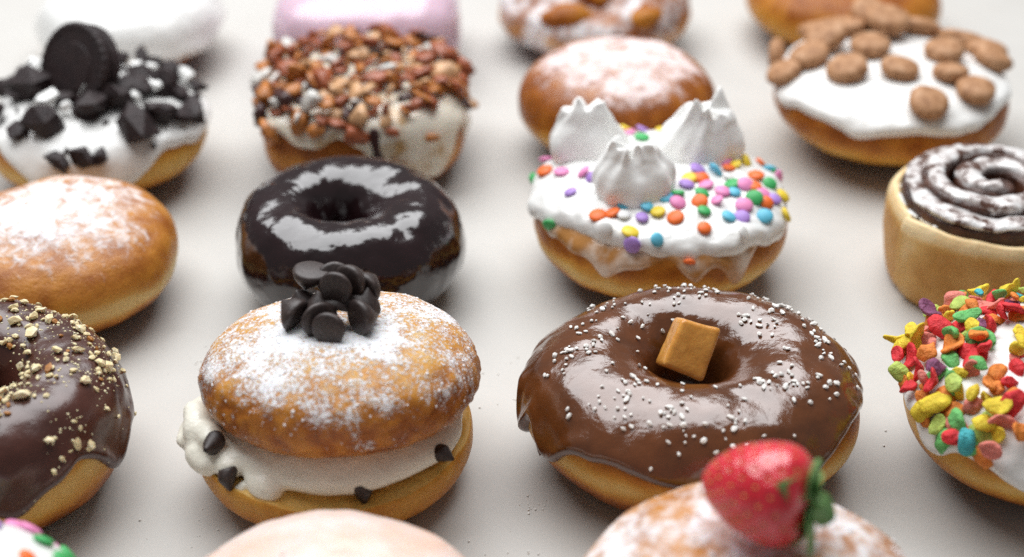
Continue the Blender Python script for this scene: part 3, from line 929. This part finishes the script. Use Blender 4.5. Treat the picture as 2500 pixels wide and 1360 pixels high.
# ------------------------------------------------------------------ cinnamon roll
def cinnamon_roll():
    g = thing('cinnamon_roll', 'cinnamon roll with dark swirl and white icing, at right edge', 'cinnamon roll', (19.6, 56.0, Z0))
    nu = 260
    u = np.linspace(0, 2 * PI, nu, endpoint=False)[:, None]
    prof = np.array([(3.0, 0.0), (3.55, 0.0), (3.84, 0.30), (3.98, 1.0), (4.10, 2.0), (4.13, 2.9), (4.06, 3.35), (3.92, 3.58), (3.72, 3.60), (3.55, 3.40), (3.3, 2.4), (3.1, 0.8)])
    tt = np.linspace(0, len(prof), 60, endpoint=False)
    i0 = np.floor(tt).astype(int) % len(prof)
    fr = (tt - np.floor(tt))[:, None]
    pr = prof[i0] * (1 - fr) + prof[(i0 + 1) % len(prof)] * fr
    pr = (pr + np.roll(pr, 1, 0) + np.roll(pr, -1, 0)) / 3
    pr[:, 1] *= 1.08
    r, z = pr[None, :, 0], pr[None, :, 1]
    P = np.stack([r * np.cos(u), r * np.sin(u), z + 0 * u], -1)
    rad = np.stack([np.cos(u) + 0 * r, np.sin(u) + 0 * r, 0 * (u + r)], -1)
    P = P + rad * (0.14 * fbm(P * [1, 1, 0.5], 0.5, 2, 71))[..., None]
    P[..., 2] *= 1 + 0.05 * cn(u, 1.5, 8) + 0.012 * cn(u, 5.0, 9)
    # the loose end of the dough strip overlaps the coil at the left
    du = (u - R_(-158)) % (2 * PI)
    P = P + rad * (0.26 * np.exp(-du / 0.9) * np.clip(P[..., 2] / 0.8, 0.3, 1) * (r > 3.6))[..., None] + rad * (0.03 * fbm(P, 1.6, 3, 73))[..., None]
    tn = 0.38 + 0.24 * fbm(P * [1, 1, 0.8], 0.8, 4, 72) - 0.2 * np.clip(1 - P[..., 2] / 0.7, 0, 1) + 0.55 * np.clip((P[..., 2] - 3.25) / 0.3, 0, 1) + 0.30 * np.exp(-((du - 0.12) / 0.14) ** 2)
    me, V, F = grid_mesh('outer_wrap', P, M['dough_pale'], {'tone': np.clip(tn, 0, 1)}, close_v=True)
    put('outer_wrap', me, g)
    # swirl: one long strip wound inwards and rising to the middle
    def strip(name, mat, dr, ztop, extra, seed, t0=0.0, t1=1.0, ns=360, amp=0.06, zlow=1.0, wn=0.0):
        s = np.linspace(t0, t1, ns)
        ang = R_(-40) + s * 2 * PI * 3.2
        rc = 3.02 * (1 - np.clip((s - 0.30) / 0.70, 0, 1)) ** 0.95 + 0.10
        hgt = ztop + 0.55 * np.clip(s / 0.10, 0, 1) + 0.45 * np.clip((s - 0.25) / 0.15, 0, 1) - 0.10 * s
        k = np.linspace(0, PI, 15)
        half = dr * (1 + wn * vnoise(np.stack([s * 22, s * 0, s * 0], -1), seed))
        V = []
        for a, R0, h, hw in zip(ang, rc, hgt, half):
            row = []
            for q in k:
                rr = R0 + hw * spow(np.cos(q), 0.7)
                zz = h - 0.32 + 0.32 * abs(math.sin(q)) ** 0.7 if 0 < q < PI else zlow if zlow < h else h - 0.3
                row.append((rr * math.cos(a), rr * math.sin(a), zz + extra))
            V.append(row)
        V = np.array(V)
        V = V + amp * np.stack([fbm(V, 1.3, 2, seed), fbm(V, 1.3, 2, seed + 1), 1.3 * fbm(V, 1.1, 2, seed + 2)], -1)
        ns_, nk = V.shape[:2]
        F = [(i * nk + j, (i + 1) * nk + j, (i + 1) * nk + j + 1, i * nk + j + 1) for i in range(ns_ - 1) for j in range(nk - 1)]
        F += [(i * nk + nk - 1, (i + 1) * nk + nk - 1, (i + 1) * nk, i * nk) for i in range(ns_ - 1)]
        F += [tuple(range(nk)), tuple(reversed(range((ns_ - 1) * nk, ns_ * nk)))]
        put(name, mesh_from(name, V.reshape(-1, 3), F, M[mat]), g)
    strip('swirl', 'cinnamon', 0.54, 3.80, 0.0, 81, zlow=0.5)
    strip('icing', 'swirl_icing', 0.38, 3.95, 0.02, 85, 0.05, 0.62, 300, 0.10, 4.45, 0.5)
    strip('icing', 'swirl_icing', 0.36, 3.97, 0.02, 95, 0.66, 0.90, 140, 0.12, 4.45, 0.6)
    rng = random.Random(9)
    for k in range(20):
        a = rng.uniform(0, 6.28)
        V, F = blob((rng.uniform(0.15, 0.55), rng.uniform(0.10, 0.2), rng.uniform(0.07, 0.13)), k, 0.4, 1.2, ICO2)
        put('icing_drop', mesh_from('icing_drop', V, F, M['icing']), g, (rng.uniform(3.5, 3.72) * math.cos(a), 3.6 * math.sin(a), 3.83), Euler((0, 0, a + PI / 2)))
cinnamon_roll()

# ------------------------------------------------------------------ cookies-and-cream donut
def cookie_donut():
    loc = (-19.2, 65.3, Z0)
    g = thing('iced_donut', 'white-iced donut covered in broken black cookie chunks', 'donut', loc)
    s = Bun(4.95, 4.1, 67, zeq=0.50, nt=2.9, nb=2.2, wob=0.14, base=0.18)
    build_bun(s, M['dough'], g, tone=dict(zb=0.42, width=0.14, base=0.40, amp=0.4))
    e = edge_fn(0.05, 0.14, 72, 2.2, [(R_(-90), 0.20, 0.4), (R_(-140), -0.25, 0.3), (R_(-40), -0.15, 0.2)])
    gl, V, F = build_glaze(s, M['icing'], g, e, 0.20, name='icing', seed=48, lump=0.06, bead=0.5)
    sk = Skin(V, F)
    rng = random.Random(51)
    shp = []
    for q in range(8):
        r = 0.60 + 0.18 * (q % 3)
        V3, F3 = blob((r, r * 0.8, r * 0.5), q + 90, 0.75, 1.5, ICO1, 0.35)
        shp.append((V3, F3, r * 0.5))
    def acc(p, n):
        return 1.0 if n[2] > 0.7 else (0.35 if p[2] > 2.4 else 0.05 if p[2] > 1.8 else 0)
    for mt, L_ in (('cookie_dark', [(-1.16, -3.16, 3.99, 0.91), (-2.56, -3.25, 3.81, 0.46), (-2.68, 0.03, 4.17, 0.99), (2.55, -3.19, 3.78, 0.99), (3.47, -1.62, 3.9, 0.76), (0.27, -2.32, 4.17, 0.65), (4.65, -0.54, 3.38, 0.46), (2.84, 3.3, 3.54, 0.68), (1.29, 4.28, 3.61, 0.76), (-0.48, -4.8, 3.2, 0.46), (0.56, -4.72, 3.24, 0.53), (1.24, -4.51, 3.27, 0.42), (-3.48, 2.39, 3.65, 0.68), (-4.27, 1.22, 3.63, 0.61), (0.73, -0, 4.33, 0.68), (3.85, 0.35, 3.86, 0.53)]),
                   ('icing', [(-3.08, 2.22, 3.85, 0.58), (-3.6, 1.98, 3.74, 0.36), (-1.63, -1.92, 4.2, 0.5), (-0.69, -2.2, 4.18, 0.29), (0.2, -1.03, 4.29, 0.5), (1.78, 1.22, 4.22, 0.5), (2.17, 1.98, 4.1, 0.32), (2.89, 0.09, 4.14, 0.4), (1.46, -1.56, 4.21, 0.29), (2.14, -1.28, 4.19, 0.36), (3.68, 2.01, 3.7, 0.43)])):
        for (x, y, z, r) in L_:
            r *= 1.18
            p, n = sk.near((x, y, z))
            V3, F3 = blob((r, r * rng.uniform(0.6, 0.9), r * rng.uniform(0.55, 0.8)), rng.randrange(999), 0.75, 1.5, ICO1, 0.35)
            lift = 0.3 * r if mt == 'cookie_dark' else 0.6 * r + 0.25
            put('cookie_chunk' if mt == 'cookie_dark' else 'cream_crumb', mesh_from('cookie_chunk', V3, F3, M[mt], smooth_=False), g, p + n * lift, frame(n, rng.random() * 6.28, rng.gauss(0, 0.4), rng.random() * 6.28))
    add_bits(g, 'cookie_chunk', sk.scatter(34, rng, lambda p, n: 1.0 if n[2] > 0.6 and p[1] > -2.2 else 0.0, 0.8), shp, ['cookie_dark'], rng, 0.0, 0.6, True, size=(0.7, 1.1))
    cr = [((0.13, 0.11, 0.09)), ((0.17, 0.1, 0.1))]
    shp2 = [blob(c, k + 5, 0.4, 1.2, ICO1, 0.4) + (0.08,) for k, c in enumerate(cr)]
    add_bits(g, 'cookie_crumb', sk.scatter(60, rng, acc, 0.15), shp2, ['cookie_dark'], rng, 0.2, 0.5, size=(0.6, 1.3))
    # sandwich cookie stuck upright in the icing
    c = thing('sandwich_cookie', 'round black sandwich cookie standing upright on the cookie-chunk donut', 'cookie', (loc[0] - 0.35, loc[1] - 0.2, 5.55))
    ax = Vector((-0.50, -0.74, 0.44)).normalized()
    c.rotation_euler = Vector((0, 0, 1)).rotation_difference(ax).to_matrix().to_euler()
    def disc(R, h, sc=0):
        prof = [(0, -h)] + [(R * 0.5, -h), (R * 0.93, -h), (R, -h * 0.6), (R, h * 0.5), (R * 0.94, h), (R * 0.86, h), (R * 0.84, h * 0.75), (R * 0.55, h * 0.75), (R * 0.53, h), (R * 0.3, h), (0, h)]
        V, F = lathe(prof, 60)
        rr = np.hypot(V[:, 0], V[:, 1])
        V[:, 2] += np.where((rr > R * 0.9) & (V[:, 2] > 0), 0.02 * np.cos(30 * np.arctan2(V[:, 1], V[:, 0])), 0)
        return V, F
    wv, wf = disc(2.05, 0.20)
    me = mesh_from('wafer', wv, wf, M['cookie_dark'], smooth_=False)
    put('wafer', me, c, (0, 0, 0.33))
    put('wafer', me, c, (0, 0, -0.33), Euler((PI, 0, 0)))
    V, F = lathe([(0, -0.14), (1.66, -0.14), (1.74, -0.08), (1.74, 0.08), (1.66, 0.14), (0, 0.14)], 48)
    put('cream_layer', mesh_from('cream_layer', V, F, M['icing']), c)
cookie_donut()

# ------------------------------------------------------------------ maple bacon donut
def bacon_donut():
    g = thing('iced_donut', 'squarish cream-glazed donut piled with amber and dark bacon bits', 'donut', (-6.95, 66.9, Z0))
    s = Bun(4.75, 4.5, 77, zeq=0.52, nt=4.0, nb=3.6, wob=0.14, base=0.08, sq=3.2, spin=0.06)
    build_bun(s, M['dough'], g, tone=dict(zb=0.35, width=0.10, base=0.30, amp=0.2))
    e = edge_fn(-0.02, 0.25, 82, 2.2, [(R_(-75), 0.3, 0.12), (R_(-50), 0.3, 0.15), (R_(-100), -0.1, 0.2), (R_(-150), -0.25, 0.4)])
    gl, V, F = build_glaze(s, M['cream_glaze'], g, e, 0.16, name='icing', seed=58, lump=0.06, bead=0.7)
    sk = Skin(V, F)
    rng = random.Random(61)
    shp = []
    for q in range(8):
        r = 0.33 + 0.09 * (q % 4)
        V3, F3 = blob((r, r * 0.7, r * 0.32), q + 120, 0.7, 1.5, ICO2, 0.6)
        shp.append((V3, F3, r * 0.35))
    def acc(p, n):
        return 1.0 if n[2] > 0.6 else (0.22 if p[2] > 3.5 else 0.04)
    mats = ['bit_amber'] * 5 + ['bit_rust'] * 5 + ['bit_dark'] * 2 + ['bit_tan'] * 2 + ['bit_white'] * 1
    add_bits(g, 'bacon_bit', sk.scatter(140, rng, acc, 0.45), shp, mats, rng, 0.0, 0.6, size=(0.65, 1.2))
    up = [(p + n * 0.32, n) for p, n in sk.scatter(90, rng, lambda p, n: 1.0 if n[2] > 0.75 else 0.0, 0.5)]
    add_bits(g, 'bacon_bit', up, shp, mats, rng, 0.0, 0.8, size=(0.7, 1.25))
    # a dark streak of syrup running down the front
    V, F = blob((0.42, 0.22, 1.35), 31, 0.45, 0.9, ICO3)
    put('syrup_streak', mesh_from('syrup_streak', place(V, np.array(Matrix.Rotation(R_(-8), 3, 'Y')), (0.95, -4.62, 2.35)), F, M['bit_dark']), g)
bacon_donut()

# ------------------------------------------------------------------ round sugar-glazed bun
def glazed_bun():
    g = thing('glazed_donut', 'smooth round donut with a pinkish sugar-frosted top, behind the cream peaks', 'donut', (5.05, 68.2, Z0))
    s = Bun(4.72, 4.8, 87, zeq=0.46, nt=2.5, nb=2.2, wob=0.12, base=0.14)
    def sug(P):
        z = P[..., 2] / 4.8
        return -0.05 + 0.62 * np.clip((z - 0.70) / 0.22, 0, 1) + 0.22 * fbm(P, 0.7, 3, 7)
    build_bun(s, M['powder_pink'], g, tone=dict(zb=0.30, width=0.08, base=0.32, top=0.40, amp=0.35), sugar=sug)
glazed_bun()

# ------------------------------------------------------------------ mini cookie donut
def mini_cookie_donut():
    g = thing('iced_donut', 'white-iced donut topped with small round brown cookies', 'donut', (18.14, 68.3, Z0))
    s = Bun(5.5, 4.3, 97, zeq=0.58, nt=3.0, nb=2.0, wob=0.12, base=0.20)
    build_bun(s, M['dough'], g, tone=dict(zb=0.30, width=0.14, base=0.36, amp=0.35))
    e = edge_fn(0.26, 0.14, 92, 2.2, [(R_(-120), 0.12, 0.3), (R_(-165), 0.15, 0.3), (R_(-35), -0.10, 0.25)])
    gl, V, F = build_glaze(s, M['icing'], g, e, 0.20, name='icing', seed=68, lump=0.06, bead=0.5)
    sk = Skin(V, F)
    rng = random.Random(71)
    shp = []
    for q in range(4):
        V3, F3 = lathe([(0, -0.36), (0.55, -0.36), (0.80, -0.30), (0.93, -0.12), (0.95, 0.05), (0.88, 0.22), (0.68, 0.33), (0.35, 0.39), (0, 0.40)], 22)
        V3 = V3 * (1 + 0.14 * fbm(V3, 1.1, 3, q + 3)[:, None])
        shp.append((V3, F3, 0.36))
    pts = [sk.near(p) for p in [(-2.87, 4.23, 3.84), (-4.92, 2.37, 3.53), (-3.9, 0.32, 4.31), (-2.58, -1.5, 4.45), (-1.05, 0.85, 4.55), (-0.19, -1.68, 4.53), (2.35, 0.45, 4.46), (-1.29, 4.42, 4.1), (0.19, 4.89, 4.01), (0.33, 4.07, 4.27), (-1.55, 3.57, 4.35), (1.85, 4.12, 4.1), (2.14, 4.38, 3.95), (4.06, 2.79, 3.89), (4.72, 1.79, 3.86), (4.65, 0.53, 4.01), (2.92, -3.23, 4.19), (0.57, -4.43, 4.16), (3.71, 3.01, 3.92)]]
    add_bits(g, 'mini_cookie', pts, shp, ['mini_cookie'], rng, 0.05, 0.18, size=(0.95, 1.1))
    up = [(np.array((-0.6, 4.5, 4.95)), np.array((0.1, -0.35, 1.0))), (np.array((0.2, 3.2, 5.0)), np.array((0.1, -0.2, 1.0))), (np.array((-3.0, 1.8, 4.75)), np.array((-0.3, -0.2, 1.0)))]
    up += sk.scatter(2, rng, lambda p, n: 1.0 if n[2] > 0.7 and min(math.hypot(p[0] - q[0][0], p[1] - q[0][1]) for q in pts) > 1.25 and p[1] > -2.2 else 0.0, 1.4)
    add_bits(g, 'mini_cookie', up, shp, ['mini_cookie'], rng, 0.25, 0.2)
mini_cookie_donut()

# ------------------------------------------------------------------ far row
def far_row():
    g = thing('iced_donut', 'plain white-iced donut far behind the sandwich cookie', 'donut', (-20.4, 78.2, Z0))
    s = Bun(4.6, 4.4, 107, zeq=0.48, nt=2.6, nb=2.3, wob=0.14, base=0.15, dimple=0.7, dimr=1.6)
    build_bun(s, M['dough'], g, nu=100, nv=60, tone=dict(base=0.34, amp=0.3))
    build_glaze(s, M['icing'], g, edge_fn(-0.1, 0.15, 102, 2.2), 0.28, name='icing', seed=78, lump=0.16, lfreq=0.5, nu=140, nv=70)
    g = thing('iced_donut', 'pink-iced donut behind the bacon-bit donut', 'donut', (-7.7, 78.0, Z0))
    s = Bun(4.75, 4.9, 117, zeq=0.48, nt=3.2, nb=3.0, wob=0.12, base=0.08, sq=3.2, spin=0.05)
    build_bun(s, M['dough'], g, nu=100, nv=60, tone=dict(base=0.34, amp=0.3))
    build_glaze(s, M['pink'], g, edge_fn(-0.55, 0.15, 112, 2.2), 0.2, name='icing', seed=88, lump=0.06, nu=140, nv=70)
    g = thing('fritter', 'lumpy brown fritter streaked with white glaze behind the frosted round donut', 'fritter', (4.45, 80.6, Z0))
    s = Bun(5.15, 4.0, 127, zeq=0.5, nt=2.6, nb=2.4, wob=0.6, base=0.12)
    def sug(P):
        return 0.44 + 0.40 * fbm(P, 0.5, 2, 3) + 0.2 * np.clip(P[..., 2] / 4 - 0.5, 0, 1)
    build_bun(s, M['powder_soft'], g, nu=120, nv=70, tone=dict(base=0.26, amp=0.3), sugar=sug)
    rng = random.Random(81)
    for k, (x, y, z) in enumerate(((-1.6, -3.6, 3.0), (2.6, -3.2, 3.1), (-0.2, -2.2, 3.7))):
        V, F = blob((1.25, 0.85, 0.7), k + 200, 0.4, 0.9, ICO3)
        P = V
        me = mesh_from('dough_lump', P, F, M['dough'], {'tone': np.clip(0.32 + 0.25 * fbm(P, 1.0, 2, k), 0, 1)})
        put('dough_lump', me, g, (x, y, z), Euler((0, 0, k * 1.3)))
    g = thing('glazed_donut', 'plain golden donut behind the mini-cookie donut', 'donut', (18.3, 81.6, Z0))
    s = Bun(5.35, 4.2, 137, zeq=0.5, nt=2.4, nb=2.2, wob=0.15, base=0.18)
    build_bun(s, M['dough'], g, nu=100, nv=60, tone=dict(zb=0.35, width=0.2, base=0.42, top=0.25, amp=0.2))
far_row()

# ------------------------------------------------------------------ front row, cut by the frame
def front_row():
    g = thing('glazed_donut', 'pale pink glazed donut top at the bottom edge, in front of the cream-filled one', 'donut', (-5.35, 31.9, Z0))
    s = Bun(4.9, 4.9, 147, zeq=0.5, nt=2.35, nb=2.3, wob=0.12, base=0.15)
    build_bun(s, M['dough'], g, tone=dict(base=0.38, amp=0.4))
    gl, V, F = build_glaze(s, M['pale_pink'], g, edge_fn(0.0, 0.12, 122, 2.4), 0.17, seed=98, lump=0.06, bead=0.5)
    sk = Skin(V, F)
    rng = random.Random(91)
    clumps('glaze_lump', sk, 14, rng, lambda p, n: 1.0 if n[2] > 0.3 else 0.2, g, 'pale_pink', (0.05, 0.12), 0.7)

    loc = (6.75, 32.4, Z0)
    g = thing('powdered_donut', 'sugar-powdered donut under the strawberry at the bottom edge', 'donut', loc)
    s = Bun(5.2, 6.1, 157, zeq=0.5, nt=2.2, nb=2.3, wob=0.16, base=0.15, dimple=0.4, dimr=1.6)
    def sug(P):
        z = P[..., 2] / 6.1
        return 0.10 + 0.42 * np.clip((z - 0.45) / 0.35, 0, 1) + 0.30 * fbm(P, 0.45, 3, 15)
    o, V, F = build_bun(s, M['powder_soft'], g, tone=dict(base=0.46, top=0.55, amp=0.3), sugar=sug)
    sk = Skin(V, F)
    clumps('sugar_dust', sk, 160, rng, lambda p, n: 1.0 if n[2] > 0.2 else 0.1, g, 'clump', (0.03, 0.09), 0.6)

    # strawberry
    root = thing('strawberry', 'red strawberry with green leaves on the powdered donut at bottom edge', 'strawberry', (loc[0] + 0.10, loc[1] + 0.75, 7.45))
    ax = Vector((0.84, -0.46, 0.10)).normalized()           # towards the leaves
    root.rotation_euler = Vector((0, 0, 1)).rotation_difference(ax).to_matrix().to_euler()
    prof = [(0, -1.75), (0.28, -1.70), (0.62, -1.48), (0.95, -1.10), (1.22, -0.60), (1.40, -0.05), (1.46, 0.45), (1.36, 0.90), (1.05, 1.22), (0.55, 1.34), (0, 1.30)]
    t = np.linspace(0, len(prof) - 1, 44)
    pz = np.array(prof)
    sp = np.stack([np.interp(t, range(len(prof)), pz[:, k]) for k in (0, 1)], 1)
    for _ in range(2):
        sp[1:-1] = (sp[:-2] + 2 * sp[1:-1] + sp[2:]) / 4
    V, F = lathe([tuple(x) for x in sp], 56)
    # seed pits
    seeds = []
    for k in range(120):
        zz = -1.6 + 2.7 * (k + 0.5) / 120
        a = k * 2.39996
        r = np.interp(zz, sp[:, 1], sp[:, 0])
        seeds.append((r * math.cos(a), r * math.sin(a), zz))
    seeds = np.array(seeds)
    d = np.min(np.linalg.norm(V[:, None] - seeds[None], axis=-1), axis=1)
    nr = V / np.linalg.norm(V, axis=1, keepdims=True)
    V = V - nr * (0.10 * np.exp(-(d / 0.11) ** 2))[:, None] + nr * (0.05 * fbm(V, 0.9, 2, 3))[:, None]
    put('flesh', mesh_from('flesh', V, F, M['berry']), root)
    pr = []
    for p in seeds:
        b, Fb = blob((0.04, 0.04, 0.07), 1, 0.1, 1, ICO1)
        pr.append((b + p * 0.965, Fb))
    Vs, Fs = join(pr)
    put('seed', mesh_from('seed', Vs, Fs, M['seed']), root, kind='stuff')
    for k in range(8):
        a = k * 2 * PI / 8 + 0.2
        n = 9
        Lg = 1.25 + 0.2 * math.sin(k * 2.1)
        rows = []
        for q in range(n):
            s_ = q / (n - 1)
            wd = 0.50 * math.sin(PI * min(1, 0.18 + 0.82 * s_)) ** 0.8 * (1 - 0.2 * s_) + 0.01
            out = 0.15 + Lg * s_
            zz = 1.40 + 0.10 * math.sin(s_ * 2.4 + k) - (0.62 if k % 3 else -0.25) * s_ * s_
            for x, dz in ((-wd, 0.05), (0, -0.03), (wd, 0.05), (wd * 0.9, 0.0), (0, -0.09), (-wd * 0.9, 0.0)):
                rows.append((out, x, zz + dz))
        V = np.array(rows)
        c, s2 = math.cos(a), math.sin(a)
        V = np.stack([V[:, 0] * c - V[:, 1] * s2, V[:, 0] * s2 + V[:, 1] * c, V[:, 2]], -1)
        F = [(i * 6 + j, i * 6 + (j + 1) % 6, (i + 1) * 6 + (j + 1) % 6, (i + 1) * 6 + j) for i in range(n - 1) for j in range(6)]
        F += [tuple(reversed(range(6))), tuple(range((n - 1) * 6, n * 6))]
        put('leaf', mesh_from('leaf', V, F, M['leaf']), root)
    V, F = lathe([(0, 1.30), (0.13, 1.32), (0.10, 1.55), (0.09, 1.75), (0, 1.78)], 12)
    put('stem', mesh_from('stem', V, F, M['leaf']), root)

    g = thing('iced_donut', 'white-iced confetti donut peeking in at the bottom left corner', 'donut', (-15.9, 31.6, Z0))
    s = Bun(4.0, 5.7, 167, zeq=0.5, nt=2.3, nb=2.3, wob=0.12, base=0.15)
    build_bun(s, M['dough'], g, tone=dict(base=0.38, amp=0.4))
    gl, V, F = build_glaze(s, M['icing'], g, edge_fn(-0.1, 0.12, 132, 2.4), 0.22, name='icing', seed=108, lump=0.08, bead=0.5)
    sk = Skin(V, F)
    L = lens(0.33, 0.11, 16)
    add_bits(g, 'confetti_sprinkle', sk.scatter(46, rng, lambda p, n: 1.0 if n[2] > 0.2 else 0.0, 0.7), [(L[0], L[1], 0.11)], ['quin_' + c for c in ('pink', 'purple', 'blue', 'green', 'yellow', 'orange')], rng, 0.3, 0.2)
front_row()

# ------------------------------------------------------------------ spilt sugar on the table
def spill():
    rng = random.Random(101)
    pr = []
    for (cx, cy, n, sd) in ((0.75, 41.3, 16, 0.28), (0.35, 39.4, 4, 0.3), (-11.0, 40.0, 6, 0.8), (12.2, 44.5, 8, 1.2), (-9.8, 38.2, 30, 0.9), (-2.0, 38.4, 26, 0.8), (0.2, 47.5, 14, 1.0), (-12.2, 50.0, 16, 1.0)):
        for k in range(n):
            r = rng.uniform(0.015, 0.05)
            V, F = blob((r, r, r * 0.7), rng.randrange(999), 0.3, 1.4, ICO1)
            pr.append((V + np.array((rng.gauss(cx, sd), rng.gauss(cy, sd), r * 0.6)), F))
    V, F = join(pr)
    o = put('sugar_crumbs', mesh_from('sugar_crumbs', V, F, M['sugar']), kind='stuff')
    o['label'] = 'tiny white sugar crumbs scattered on the paper between the donuts'
    o['category'] = 'crumbs'
spill()
